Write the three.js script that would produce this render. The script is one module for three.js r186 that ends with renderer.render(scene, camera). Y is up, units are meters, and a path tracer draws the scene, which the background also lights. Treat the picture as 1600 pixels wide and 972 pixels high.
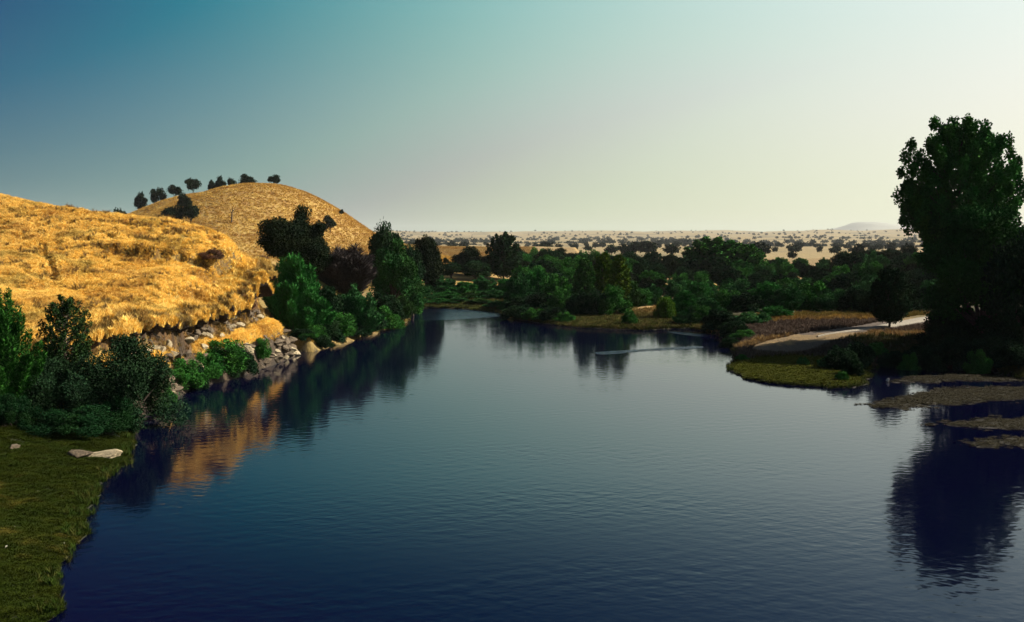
import * as THREE from 'three';
import { mergeGeometries } from 'three/addons/utils/BufferGeometryUtils.js';
import { createNoise2D, createNoise3D } from 'simplex-noise';

// ------------------------------------------------------------------ camera, sky, sun, exposure
const EXPOSURE = 2.1;
const CAM_H = 10, F = 1600, HORIZON = 378, W = 1600, H = 972;        // the photograph's pixels; camera on a bridge 10 m over the river
const PITCH = Math.atan((H / 2 - HORIZON) / F);
const scene = new THREE.Scene();
const camera = new THREE.PerspectiveCamera(2 * Math.atan(H / 2 / F) * 180 / Math.PI, W / H, 0.5, 30000);
camera.position.set(0, CAM_H, 0);
camera.rotation.x = -PITCH;
scene.add(camera);

const SUN_AZ = 76 * Math.PI / 180, SUN_EL = 35 * Math.PI / 180;       // azimuth to the right of the line of sight
const sunDir = new THREE.Vector3(Math.sin(SUN_AZ) * Math.cos(SUN_EL), Math.sin(SUN_EL), -Math.cos(SUN_AZ) * Math.cos(SUN_EL));

function table(nodes, values, t) {
  if (t <= nodes[0]) return values[0];
  for (let i = 1; i < nodes.length; i++) if (t <= nodes[i]) {
    const k = (t - nodes[i - 1]) / (nodes[i] - nodes[i - 1]);
    return values[i - 1] + (values[i] - values[i - 1]) * k;
  }
  return values[values.length - 1];
}
{ // hazy evening-side sky: brightness falls with the angle from the sun and with height
  const g = [0, 17, 35, 50.5, 64, 71.4, 82, 92.1, 106, 131, 180];
  const low = [[350, 310, 275, 255, 236, 215, 180, 132, 88, 66, 60], [345, 305, 272, 253, 237, 219, 194, 160, 118, 92, 88], [300, 270, 240, 222, 204, 184, 165, 148, 122, 104, 98]];
  const mid = [[340, 300, 262, 233, 188, 150, 88, 28, 18, 16, 16], [345, 310, 270, 245, 218, 193, 146, 94, 72, 66, 66], [335, 300, 262, 240, 211, 187, 153, 124, 102, 92, 92]];
  const high = [[330, 280, 190, 95, 48, 30, 20, 14, 12, 10, 10], [335, 290, 210, 130, 84, 62, 48, 40, 36, 34, 34], [330, 285, 225, 155, 112, 94, 80, 72, 66, 62, 62]];
  const w = 1024, h = 512, data = new Float32Array(w * h * 4);
  const d = new THREE.Vector3();
  const smooth = (f) => { // soften the table's corners along the angle
    const a = new Float32Array(181);
    for (let i = 0; i <= 180; i++) { let s = 0, n = 0; for (let k = -8; k <= 8; k++) { const j = i + k; if (j < 0 || j > 180) continue; s += table(g, f, j); n++; } a[i] = s / n; }
    return (t) => { const i = Math.min(179, Math.floor(t)); return a[i] + (a[i + 1] - a[i]) * (t - i); };
  };
  const L = low.map(smooth), M = mid.map(smooth), Hh = high.map(smooth);
  for (let y = 0; y < h; y++) for (let x = 0; x < w; x++) {
    const el = ((y + 0.5) / h - 0.5) * Math.PI, az = ((x + 0.5) / w - 0.5) * 2 * Math.PI;
    d.set(Math.cos(el) * Math.cos(az), Math.sin(el), Math.cos(el) * Math.sin(az));
    const gam = Math.acos(Math.max(-1, Math.min(1, d.dot(sunDir)))) * 180 / Math.PI, e = Math.max(0, el * 180 / Math.PI);
    const o = (y * w + x) * 4;
    for (let c = 0; c < 3; c++) {
      let v;
      if (e < 13) v = L[c](gam) + (M[c](gam) - L[c](gam)) * Math.min(1, Math.max(0, (e - 1) / 12));
      if (e < 13) v += [7, 0, 5][c] * Math.exp(-(((e - 7) / 4) ** 2));
      else { const k = Math.min(1, (e - 13) / 15); v = M[c](gam) + (Hh[c](gam) - M[c](gam)) * (k * (2 - k)); }
      const lin = Math.pow(v / 255, 2.2), air = [0.062, 0.075, 0.05][c] * (e < 13 ? 1.35 - 0.35 * e / 13 : Math.max(0.3, 1 - (e - 13) / 30)); // the haze in front of the sky adds this much
      data[o + c] = Math.max(lin * 0.12, lin - air * Math.max(0, 1 - lin / 0.5)) / EXPOSURE;
    }
    data[o + 1] = Math.min(data[o + 1], 1.1 * Math.max(data[o], data[o + 2]));
    data[o + 3] = 1;
  }
  const sky = new THREE.DataTexture(data, w, h, THREE.RGBAFormat, THREE.FloatType);
  sky.mapping = THREE.EquirectangularReflectionMapping;
  sky.magFilter = THREE.LinearFilter; sky.minFilter = THREE.LinearFilter;
  sky.needsUpdate = true;
  scene.background = sky; scene.environment = sky;
}
const sun = new THREE.DirectionalLight(new THREE.Color(1, 0.9, 0.74), 5);
sun.position.copy(sunDir).multiplyScalar(600).add(new THREE.Vector3(-40, 0, -150));
sun.target.position.set(-40, 0, -150);
sun.castShadow = true;
sun.shadow.mapSize.set(4096, 4096);
Object.assign(sun.shadow.camera, { left: -260, right: 260, top: 260, bottom: -260, near: 1, far: 1400 });
scene.add(sun, sun.target);
scene.fog = new THREE.FogExp2(new THREE.Color(0.92, 0.97, 1.0), 0.000034);

const renderer = new THREE.WebGLRenderer({ antialias: true });
renderer.setSize(1024, 622);
renderer.toneMapping = THREE.LinearToneMapping;
renderer.toneMappingExposure = EXPOSURE;
renderer.shadowMap.enabled = true;

// ------------------------------------------------------------------ helpers
function rngOf(seed) { let a = seed >>> 0; return () => { a = (a + 0x6D2B79F5) | 0; let t = Math.imul(a ^ (a >>> 15), 1 | a); t = (t + Math.imul(t ^ (t >>> 7), 61 | t)) ^ t; return ((t ^ (t >>> 14)) >>> 0) / 4294967296; }; }
const n2 = createNoise2D(rngOf(11)), n2b = createNoise2D(rngOf(12)), n3 = createNoise3D(rngOf(13));
const clamp = (x, a, b) => Math.min(b, Math.max(a, x));
const sstep = (a, b, x) => { const t = clamp((x - a) / (b - a), 0, 1); return t * t * (3 - 2 * t); };
const lerp = (a, b, t) => a + (b - a) * t;
function fbm(x, y, oct = 4) { let s = 0, a = 0.5, f = 1; for (let i = 0; i < oct; i++) { s += a * n2(x * f + i * 17.3, y * f - i * 9.1); a *= 0.5; f *= 2.03; } return s; }
const taken = {};
function numbered(name) { const k = taken[name] = (taken[name] ?? -1) + 1; return k ? `${name}_${String(k).padStart(3, '0')}` : name; }
function setting(o, name, kind = 'structure') { o.name = numbered(name); o.userData.kind = kind; o.castShadow = o.receiveShadow = true; scene.add(o); return o; }
function tag(o, label, category, group) { o.userData.label = label; o.userData.category = category; if (group) o.userData.group = group; return o; }
// a pixel of the photograph: direction; with D the distance along the valley (D = -z)
function ray(px, py) {
  const v = new THREE.Vector3((px - W / 2) / F, (H / 2 - py) / F, -1);
  return v.applyAxisAngle(new THREE.Vector3(1, 0, 0), -PITCH);
}
function onPlane(px, py, y = 0) { const r = ray(px, py), t = (y - CAM_H) / r.y; return [r.x * t, -r.z * t]; }      // [X, D]
function xAt(px, D) { const r = ray(px, HORIZON); return r.x / -r.z * D; }
function yAt(py, D) { const r = ray(W / 2, py); return CAM_H + r.y / -r.z * D; }
function sdf(poly, x, y) { // signed distance, negative inside
  let d = 1e18, inside = false;
  for (let i = 0, j = poly.length - 1; i < poly.length; j = i++) {
    const [ax, ay] = poly[j], [bx, by] = poly[i], ex = bx - ax, ey = by - ay;
    const t = clamp(((x - ax) * ex + (y - ay) * ey) / (ex * ex + ey * ey), 0, 1), qx = x - ax - ex * t, qy = y - ay - ey * t;
    d = Math.min(d, qx * qx + qy * qy);
    if ((ay > y) !== (by > y) && x < (bx - ax) * (y - ay) / (by - ay) + ax) inside = !inside;
  }
  return inside ? -Math.sqrt(d) : Math.sqrt(d);
}

// ------------------------------------------------------------------ the land: one height for every place
const P = (px, py) => onPlane(px, py, 0);
const RIVER = [
  [-9, -40], [-10, 15], P(75, 972), P(100, 890), P(140, 800), P(185, 730), P(212, 695), P(196, 668), P(235, 641), P(300, 607), P(370, 590), P(420, 573), P(456, 559),
  [-19.4, 91.5], [-21.5, 93.5], P(490, 550), P(540, 536), P(590, 521), P(630, 504), P(641, 493), [-17, 147.5], [-28, 150], [-40, 164], [-46, 190], [-46, 240], [-36, 240], [-36, 190], [-32, 172], [-24, 161],
  P(670, 481), P(730, 483), P(790, 491), P(803, 500), P(870, 508), P(900, 513), P(1000, 516), P(1075, 513), P(1112, 521), P(1137, 533), P(1143, 550), P(1152, 566), P(1131, 579), P(1165, 592), P(1235, 602), P(1300, 607), P(1346, 604),
  P(1364, 592), P(1352, 581), P(1372, 572), P(1500, 569), P(1545, 580), P(1600, 594), [44, 68], [46, 55], [44, 40], [40, 20], [38, -40],
];
const LIP = [[-80, 46], [-40, 52], [-30, 55], [-26.8, 58], [-24.8, 64], [-23.8, 69], [-23.0, 73.5], [-22.4, 78.3], [-22.3, 85], [-22.3, 89], [-23.2, 93.5], [-25.5, 99], [-30, 107], [-40, 120], [-54, 142], [-66, 172], [-125, 190], [-125, 46]];
function sdfGrid(poly, x0, x1, y0, y1, step) { // the same distance, looked up on a fine grid
  const nx = Math.ceil((x1 - x0) / step) + 1, ny = Math.ceil((y1 - y0) / step) + 1, a = new Float32Array(nx * ny);
  for (let j = 0; j < ny; j++) for (let i = 0; i < nx; i++) a[j * nx + i] = sdf(poly, x0 + i * step, y0 + j * step);
  return (x, y) => {
    const u = (x - x0) / step, v = (y - y0) / step;
    if (u < 0 || v < 0 || u >= nx - 1 || v >= ny - 1) return sdf(poly, x, y);
    const i = Math.floor(u), j = Math.floor(v), f = u - i, g = v - j, k = j * nx + i;
    return (a[k] * (1 - f) + a[k + 1] * f) * (1 - g) + (a[k + nx] * (1 - f) + a[k + nx + 1] * f) * g;
  };
}
const riverExact = sdfGrid(RIVER, -130, 155, -45, 220, 0.3), river = (X, D) => riverExact(X, D) + (X < -15 && D > 54 && D < 96 ? 0.35 : 1) * shore(X, D), shore = (X, D) => 0.42 * n2(X * 0.13, D * 0.13) + 0.2 * n2(X * 0.45, D * 0.45) + 0.08 * n2(X * 1.5 + 5, D * 1.5) + 0.05 * n2(X * 4.1, D * 4.1), lip = sdfGrid(LIP, -130, -10, 35, 200, 0.3);
const BARS = [ // low weed and gravel bars in the right-hand shallows
  [P(1343, 634), P(1400, 621), P(1480, 606), P(1620, 603), P(1700, 612), P(1700, 622), P(1600, 626), P(1480, 634), P(1400, 640)],
  [P(1388, 599), P(1420, 589), P(1500, 584), P(1640, 588), P(1640, 596), P(1500, 596), P(1420, 599)],
  [P(1450, 664), P(1530, 655), P(1640, 650), P(1720, 656), P(1700, 668), P(1560, 672)],
  [P(1500, 694), P(1570, 684), P(1680, 678), P(1740, 686), P(1680, 699), P(1560, 700)],
];
const SPIT = [P(1131, 579), P(1165, 566), P(1250, 562), P(1300, 566), P(1352, 575), P(1364, 592), P(1346, 605), P(1300, 608), P(1235, 603), P(1165, 593)];
const dome = (X, D, x0, d0, sx, sd) => Math.exp(-0.5 * (((X - x0) / sx) ** 2 + ((D - d0) / sd) ** 2));
const HILLX = [-190, -175, -160, -150, -140, -131, -121, -110, -100, -90, -79, -68, -60, -52, -40, -25, -5];
const HILLY = [2, 6, 11, 15.5, 20.5, 25.5, 30.3, 33.4, 34.4, 32.6, 28, 19.5, 13, 9, 6.5, 4.5, 3];
const SHX = [-230, -200, -176, -165, -158, -150, -141, -130, -118, -100, -80];
const SHY = [3, 10, 20, 25, 28.5, 31, 32.5, 32.5, 30, 22, 8];
function smoothTable(xs, ys, x, r) { return (table(xs, ys, x - r) + table(xs, ys, x - r / 2) + table(xs, ys, x) + table(xs, ys, x + r / 2) + table(xs, ys, x + r)) / 5; }
function hillHeight(X, D) {
  const front = (d0, s) => { const t = (D - d0) / s; return Math.exp(-0.5 * t * t); };
  const a = Math.max(0, smoothTable(HILLX, HILLY, X, 7) - 1.4) * front(420 + (X + 100) * 0.15, D < 420 ? 62 : 90);
  const b = Math.max(0, smoothTable(SHX, SHY, X, 6) - 1.4) * front(470, D < 470 ? 48 : 90);
  const k = 1.6, m = Math.max(a, b);
  return m + k * Math.log(Math.exp((a - m) / k) + Math.exp((b - m) / k)) - k * Math.log(2) * Math.exp(-m / 4);
}
const scarpD = (X) => 83.2 + 1.4 * n2(X * 0.23, 3.1) + 0.5 * n2(X * 0.9, 7.7) + (X + 28) * 0.12;
const CRACK = [[-37.2, 81], [-35.2, 77.5], [-33.8, 75.5], [-32.4, 72]];
function gully(X, D) { // a narrow washed-out crack down the slope
  if (X < -39 || X > -30 || D < 70 || D > 83) return 0;
  let d = 9; for (let i = 0; i < 3; i++) { const [ax, ay] = CRACK[i], [bx, by] = CRACK[i + 1], ex = bx - ax, ey = by - ay, t = clamp(((X - ax) * ex + (D - ay) * ey) / (ex * ex + ey * ey), 0, 1); d = Math.min(d, Math.hypot(X - ax - ex * t, D - ay - ey * t)); }
  return -0.75 * Math.exp(-((d / 0.4) ** 2)) * clamp(0.7 + 0.6 * n2(X * 1.3, D * 1.3), 0, 1);
}
function spur(X, D) { // height of the dry slope left of the river, and how far inside its lip
  const rag = 0.55 * n2(X * 0.4 + 4, D * 0.4) + 0.14 * n2(X * 1.3, D * 1.3 + 9);
  const w = -lip(X, D) + rag * (D > 91 ? 0.4 : 1);
  if (w <= -0.9) return [0, w];
  const hl = table([50, 58, 64, 69, 73.5, 78, 85, 89, 93, 99], [2.6, 4.2, 5.3, 5.3, 4.7, 4.2, 4.0, 4.2, 4.6, 5.0], D);
  const Dk = D < 90 ? D : 90 + (D - 90) * lerp(1, 0, sstep(88, 108, D)) * 0.8;
  let p = 5.8 + 0.21 * (Dk - 69) + 0.115 * Math.min(w, 30) + 0.35 * sstep(-25, -33, X) * sstep(80, 96, D) + 0.5 * sstep(-40, -48, X) * sstep(80, 96, D) - 0.03 * clamp(D - 104, 0, 40);
  const near = sstep(-36, -28, X);
  p += 1.0 * near * (sstep(-0.35, 0.35, D - scarpD(X)) - 0.75);
  p += 0.45 * sstep(-0.3, 0.3, D - 76 - 1.3 * n2(X * 0.3, 21)) * sstep(-30, -25, X) - 0.2;
  const top = Math.max(p, hl + 0.16 * w);
  const s = D > 88 ? 1.5 : lerp(1.5, 2.0, sstep(88, 74, D));
  const blend = 1 - Math.exp(-Math.max(0, w) / s);
  let h = lerp(hl, top, blend) + 0.32 * fbm(X * 0.16, D * 0.16) + 0.12 * fbm(X * 0.7, D * 0.7 + 5);
  h += 6.6 * dome(X, D, -90, 146, 24, 26) + gully(X, D);
  return [h, w];
}
const PATH = [[24, 91.5], [28, 93.5], [33, 97], [37.5, 101.5], [42, 107], [47, 113], [54, 119], [70, 128]];
function fromPath(X, D) { let d = 99; for (let i = 0; i < PATH.length - 1; i++) { const [ax, ay] = PATH[i], [bx, by] = PATH[i + 1], ex = bx - ax, ey = by - ay, t = clamp(((X - ax) * ex + (D - ay) * ey) / (ex * ex + ey * ey), 0, 1); d = Math.min(d, Math.hypot(X - ax - ex * t, D - ay - ey * t)); } return d; }
function height(X, D) {
  let h;
  const far = sstep(330, 900, D);
  if (D > 215 || X < -125 || X > 150) {
    h = 1.2 + 0.6 * fbm(X * 0.012, D * 0.012);
  } else {
    const d = river(X, D);
    if (d < 0) {
      h = Math.max(-2.2, d * 0.35 - 0.05);
      if (X > 15 && D < 90) for (const b of BARS) { const k = sdf(b, X, D) + 0.25 + 0.75 * n2(X * 0.45, D * 0.9) + 0.5 * n2(X * 1.3, D * 2.1) + 0.25 * n2(X * 3, D * 4); if (k < 1) h = Math.max(h, Math.min(0.05, -k * 0.08) + 0.02 * n2(X * 2.3, D * 2.3)); }
      if (h > -0.02) return h;
    } else {
      const even = X > 20 && X < 75 && D > 86 && D < 132 ? sstep(1.5, 5, fromPath(X, D)) : 1, rag = fbm(X * 0.3, D * 0.3) * even;
      h = 0.03 + lerp(1.7, 0.75, sstep(118, 145, D)) * (1 - Math.exp(-d / 4)) + 0.35 * rag * sstep(0, 3, d) + 0.12 * even * fbm(X * 1.2, D * 1.2) * sstep(0, 0.8, d);
      if (X < 0 && D < 51) h = 0.04 + 0.16 * d * (1 - 0.35 * sstep(0, 20, d)) + 0.14 * fbm(X * 0.5, D * 0.5) * sstep(0, 1.5, d) + 0.03 * n2(X * 2, D * 2) * sstep(0, 0.5, d);
      if (X < -14 && D > 47 && D < 103) { // rocky bank under the dry slope
        const terr = 0.05 + 3.0 * (1 - Math.exp(-Math.pow(d / 0.8, 1.5))) + 0.2 * fbm(X * 0.8, D * 0.8) * sstep(0.2, 1, d);
        h = lerp(h, terr, sstep(53, 60, D) * sstep(96, 91.5, D));
      }
      if (X > 10 && D < 135) {
        const k = sdf(SPIT, X, D);
        h = lerp(h, 0.04 + 0.2 * (1 - Math.exp(-d / 1.5)) + 0.05 * n2(X, D), sstep(2.2, 0.2, k));
        const lowFlat = dome(X, D, 22.5, 89.5, 4.5, 2.2);
        h = lerp(h, 0.22, Math.min(1, lowFlat * 1.3));
      }
      if (X > 5 && X < 26 && D > 112 && D < 150) h = lerp(h, 0.08 + 0.55 * (1 - Math.exp(-d / 6)) + 1.1 * dome(X, D, 18, 133, 2.6, 2.2), sstep(26, 22, X));
      const f = sstep(150, 215, D);
      h = lerp(h, 1.2 + 0.6 * fbm(X * 0.012, D * 0.012), f);
      h += 6.5 * dome(X, D, -34, 118, 12, 14) * sstep(0, 8, d);                       // foot of the slope behind the spur
    }
    if (X < -15 && D > 40 && D < 200) {
      const [s, w] = spur(X, D);
      if (w > -0.9) { const t = sstep(-0.9, 0.15, w); h = lerp(h, Math.max(h, s), clamp(t + 0.085 * Math.sin(t * 12.57 + 0.8 * n2(X * 0.5, D * 0.5)), 0, 1) * t ** 0.15); } // worn into ledges
    }
  }
  if (X < 30 && D > 190) {
    const hh = hillHeight(X, D) * sstep(190, 300, D);
    h = Math.max(h, 0) + hh * 1 + (hh > 1 ? 0.35 * fbm(X * 0.05, D * 0.05) * Math.min(1, hh / 8) : 0);
    h += 5.5 * dome(X, D, -26, 262, 15, 30) + 2.2 * dome(X, D, -24, 190, 6, 12) * sstep(185, 200, D);
  }
  if (far > 0) {
    const g = sstep(1500, 10000, D);
    h += far * (2.0 * fbm(X * 0.0016, D * 0.0022 + 4, 3) + 1.2 * n2(X * 0.005, D * 0.006));
    h += g * (74 + 22 * sstep(0, 3000, X) + 60 * fbm(X * 0.0003 + 2, D * 0.0004, 4)) + sstep(1200, 2600, D) * 7 * n2b(X * 0.0013, D * 0.0016);
  }
  return h;
}
const ground = (X, D) => height(X, D);
function hit(px, py, from = 18, to = 900) { // where the line of sight through a pixel meets the land
  const r = ray(px, py);
  for (let D = from; D < to; D += D < 200 ? 0.25 : 1.5) { const t = D / -r.z; if (CAM_H + r.y * t <= height(r.x * t, D)) return [r.x * t, D]; }
  return onPlane(px, py, 1);
}

// what the ground is covered with at a place (linear base colours, with shade put into some)
const GOLD = [0.50, 0.315, 0.065], STRAW = [0.68, 0.49, 0.14], RUST = [0.31, 0.155, 0.035], SHADED_EARTH = [0.04, 0.024, 0.014], OLIVE = [0.024, 0.026, 0.0025], GREEN = [0.01, 0.022, 0.003], GRAVEL = [0.14, 0.10, 0.075], SAND = [0.42, 0.30, 0.17], MUD = [0.016, 0.013, 0.009];  // the earth tone is darkened to carry the shade of the undercut
const mixc = (a, b, t) => [lerp(a[0], b[0], t), lerp(a[1], b[1], t), lerp(a[2], b[2], t)];
function cover(X, D, slope, y) {
  const a = fbm(X * 0.11, D * 0.11), b = fbm(X * 0.6 + 8, D * 0.6), c = n2(X * 2.7, D * 2.7);
  let col = mixc(GOLD, STRAW, clamp(0.5 + 0.9 * a + 0.3 * b, 0, 1));
  col = mixc(col, RUST, clamp(sstep(0.05, 0.5, fbm(X * 0.2 + 40, D * 0.2)) * 0.7 + 0.35 * sstep(0.1, 0.5, b), 0, 0.85));
  if (D > 560) return mixc(mixc(col, [0.31, 0.25, 0.13], 0.75), [0.12, 0.11, 0.05], 0.6 * sstep(0.05, 0.35, fbm(X * 0.0022 + 3, D * 0.0022)));
  if (X < -14 && D < 185) { // dry slope and rocky bank
    const [, w] = spur(X, D);
    if (slope > 1.2) col = mixc(col, mixc(RUST, SHADED_EARTH, clamp(0.8 + 0.6 * c, 0, 1)), sstep(1.1, 1.8, slope) * clamp(0.9 + 0.4 * b, 0, 1));  // steep faces take the darkened earth, shade put into the colour
    if (w > 0) col = mixc(col, [0.16, 0.12, 0.03], 0.65 * sstep(0.12, 0.5, fbm(X * 0.13 + 70, D * 0.13) - 0.1 + 0.34 * sstep(-32, -38, X) * sstep(88, 80, D)));
    if (w > 0) col = mixc(col, RUST, 0.4 * sstep(-30, -42, X) * clamp(0.6 + a + 0.6 * b, 0, 1));
    if (w < 0) {
      if (w > -0.8 && D > 56 && D < 97) return mixc(SHADED_EARTH, RUST, clamp(0.2 + 0.5 * c, 0, 0.6));  // dark band under the turf lip: soil colour with its shade painted in
      const d = river(X, D);
      if (D < 52.5) col = mixc(mixc(OLIVE, GREEN, clamp(0.45 + 0.8 * b, 0, 1)), GOLD, sstep(0.25, 0.7, a + 0.3 * b) * 0.35);
      else if (D < 91.5 && d < 0.75) col = mixc(SHADED_EARTH, [0.11, 0.08, 0.05], clamp(0.4 + 0.6 * c, 0, 1));
      else if (D > 91) col = mixc(col, [0.25, 0.19, 0.08], 0.6);
    }
    return col;
  }
  if (D < 215 && X > -125 && X < 150) {
    if (X < 0 && D < 52.5) return mixc(mixc(OLIVE, GREEN, clamp(0.45 + 0.8 * b, 0, 1)), [0.16, 0.09, 0.03], sstep(0.2, 0.6, a + 0.3 * b) * 0.5);
    const d = river(X, D);
    if (X < 0 && D > 90 && D < 160 && d < 9) col = mixc(col, [0.25, 0.19, 0.08], 0.6 * sstep(9, 4, d));
    let low = mixc([0.05, 0.065, 0.015], [0.10, 0.08, 0.03], clamp(0.5 + b, 0, 1));
    if (X > 12 && D < 118) {
      const k = sdf(SPIT, X, D);
      if (k < 0.6) low = mixc([0.045, 0.046, 0.005], [0.085, 0.07, 0.01], clamp(0.5 + 0.9 * b + 0.3 * c, 0, 1));
      else {
        const u = D + 0.10 * (X - 30) + 0.8 * b;
        if (X < 44 && u > 92 && u < 113) low = u < 95 ? mixc([0.26, 0.18, 0.09], [0.36, 0.24, 0.09], clamp(0.4 + b, 0, 1)) : u < 108.5 ? mixc(GRAVEL, [0.09, 0.065, 0.05], clamp(0.5 + 0.8 * c, 0, 1)) : mixc([0.2, 0.13, 0.05], GOLD, clamp(0.2 + b, 0, 0.6));
        else if (u <= 92 && X < 30) low = mixc([0.10, 0.08, 0.06], SAND, clamp(0.05 + 0.5 * b, 0, 1) * sstep(86.5, 85, D));  // dark gravel tone painted in for the shadow of the tall trees
        else if (u >= 107) low = mixc(low, GOLD, 0.25);
      }
      if (d < 0.2) low = mixc([0.024, 0.02, 0.013], [0.045, 0.038, 0.024], clamp(0.5 + 0.7 * c, 0, 1));
    }
    if (X > 4 && X < 26 && D > 112 && D < 150) { low = mixc([0.05, 0.05, 0.012], [0.15, 0.10, 0.04], clamp(0.3 + b, 0, 1)); low = mixc(low, [0.55, 0.36, 0.14], dome(X, D, 18, 133, 2.6, 2.4)); }
    return mixc(low, col, Math.max(sstep(150, 215, D), X < -30 || (X < 0 && D > 90 && D < 145) ? 0.8 : 0));
  }
  if (D >= 150 && D < 345 && X > -8) col = mixc(col, [0.28, 0.21, 0.09], 0.5 * sstep(345, 315, D) * sstep(-8, 0, X));
  if (D > 330 && X > -70) col = mixc(col, [0.31, 0.25, 0.13], 0.75 * sstep(-70, -30, X));
  return D > 215 && D < 700 ? mixc(col, RUST, 0.2 + 0.25 * sstep(0, 0.5, fbm(X * 0.03, D * 0.06)) + 0.35 * sstep(0.15, 0.6, n2(X * 0.035, y * 0.8))) : col;
}

let overhang;
// procedural grain textures
function grain(size, seed, fn) {
  const data = new Uint8Array(size * size * 4), r = rngOf(seed), nn = createNoise2D(r);
  const tile = (u, v, f) => { // tileable noise on a torus
    const a = u * 2 * Math.PI, b = v * 2 * Math.PI, k = f / (2 * Math.PI);
    return n3(Math.cos(a) * k + seed, Math.sin(a) * k, Math.cos(b) * k + 0.37 * Math.sin(b) * k) * 0.6 + n3(Math.sin(b) * k - seed, Math.cos(a) * k * 0.9, Math.sin(a) * k + 5) * 0.4;
  };
  for (let y = 0; y < size; y++) for (let x = 0; x < size; x++) {
    const v = fn(x / size, y / size, tile, r);
    const o = (y * size + x) * 4;
    data[o] = clamp(v[0], 0, 255); data[o + 1] = clamp(v[1], 0, 255); data[o + 2] = clamp(v[2], 0, 255); data[o + 3] = 255;
  }
  const t = new THREE.DataTexture(data, size, size);
  t.wrapS = t.wrapT = THREE.RepeatWrapping; t.magFilter = THREE.LinearFilter; t.minFilter = THREE.LinearMipmapLinearFilter; t.generateMipmaps = true; t.needsUpdate = true;
  return t;
}
const soilTint = grain(512, 3, (u, v, t, r) => { const k = 205 + 38 * t(u, v, 22) + 26 * t(u, v, 70) + 60 * (r() - 0.5); return [k, k * 0.985, k * 0.96]; });
soilTint.colorSpace = THREE.SRGBColorSpace;
const soilBump = grain(512, 5, (u, v, t, r) => { const k = 128 + 55 * t(u, v, 30) + 35 * t(u, v, 90) + 50 * (r() - 0.5); return [k, k, k]; });
const landMat = new THREE.MeshStandardMaterial({ vertexColors: true, map: soilTint, bumpMap: soilBump, bumpScale: 0.12, roughness: 1 });
const farMat = new THREE.MeshStandardMaterial({ vertexColors: true, map: soilTint, bumpMap: soilBump, bumpScale: 0.5, roughness: 1 });

function sheet(name, xs, ds, mat, uvScale, drop = 0) {
  const nx = xs.length, nd = ds.length, pos = new Float32Array(nx * nd * 3), col = new Float32Array(nx * nd * 3), uv = new Float32Array(nx * nd * 2), idx = [];
  const hs = new Float32Array(nx * nd);
  for (let j = 0; j < nd; j++) for (let i = 0; i < nx; i++) hs[j * nx + i] = height(xs[i], ds[j]) - drop;
  for (let j = 0; j < nd; j++) for (let i = 0; i < nx; i++) {
    const k = j * nx + i, X = xs[i], D = ds[j], y = hs[k];
    pos.set([X, y, -D], k * 3); uv.set([X / uvScale, D / uvScale], k * 2);
    const i0 = Math.max(0, i - 1), i1 = Math.min(nx - 1, i + 1), j0 = Math.max(0, j - 1), j1 = Math.min(nd - 1, j + 1);
    const sx = (hs[j * nx + i1] - hs[j * nx + i0]) / (xs[i1] - xs[i0]), sd = (hs[j1 * nx + i] - hs[j0 * nx + i]) / (ds[j1] - ds[j0]);
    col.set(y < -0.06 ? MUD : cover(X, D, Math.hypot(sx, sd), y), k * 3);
    if (i < nx - 1 && j < nd - 1) idx.push(k, k + 1, k + nx, k + 1, k + nx + 1, k + nx);
  }
  const g = new THREE.BufferGeometry();
  g.setAttribute('position', new THREE.BufferAttribute(pos, 3)); g.setAttribute('color', new THREE.BufferAttribute(col, 3)); g.setAttribute('uv', new THREE.BufferAttribute(uv, 2));
  g.setIndex(idx); g.computeVertexNormals();
  return setting(new THREE.Mesh(g, mat), name);
}
const span = (a, b, s) => { const n = Math.max(1, Math.round((b - a) / s)); return Array.from({ length: n + 1 }, (_, i) => a + (b - a) * i / n); };
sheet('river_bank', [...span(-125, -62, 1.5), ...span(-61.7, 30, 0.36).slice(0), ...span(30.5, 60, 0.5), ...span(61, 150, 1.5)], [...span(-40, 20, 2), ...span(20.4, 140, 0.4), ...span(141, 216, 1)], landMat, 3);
sheet('golden_hill', [...span(-420, -240, 6), ...span(-238, 30, 1.6)], [...span(214, 300, 2), ...span(302, 560, 1.6)], landMat, 9, 0);
sheet('valley_floor', span(28, 520, 4), span(214, 560, 4), farMat, 14, 0.05);
sheet('plain', span(-3600, 5200, 32), [...span(556, 1500, 10), ...span(1510, 7000, 48), ...span(7100, 11000, 130)], farMat, 40, 0.1);
sheet('far_plain', span(-11000, -3590, 110), span(3000, 11000, 130), farMat, 40, 0.1);
sheet('far_plain', span(5190, 13000, 110), span(3000, 11000, 130), farMat, 40, 0.1);
sheet('valley_side', [...span(150 - 2, 520, 6)], [...span(-40, 214.5, 6)], farMat, 14, 0.05);
sheet('valley_side', [...span(-520, -124, 6)], [...span(-40, 214.5, 6)], farMat, 14, 0.05);
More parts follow.
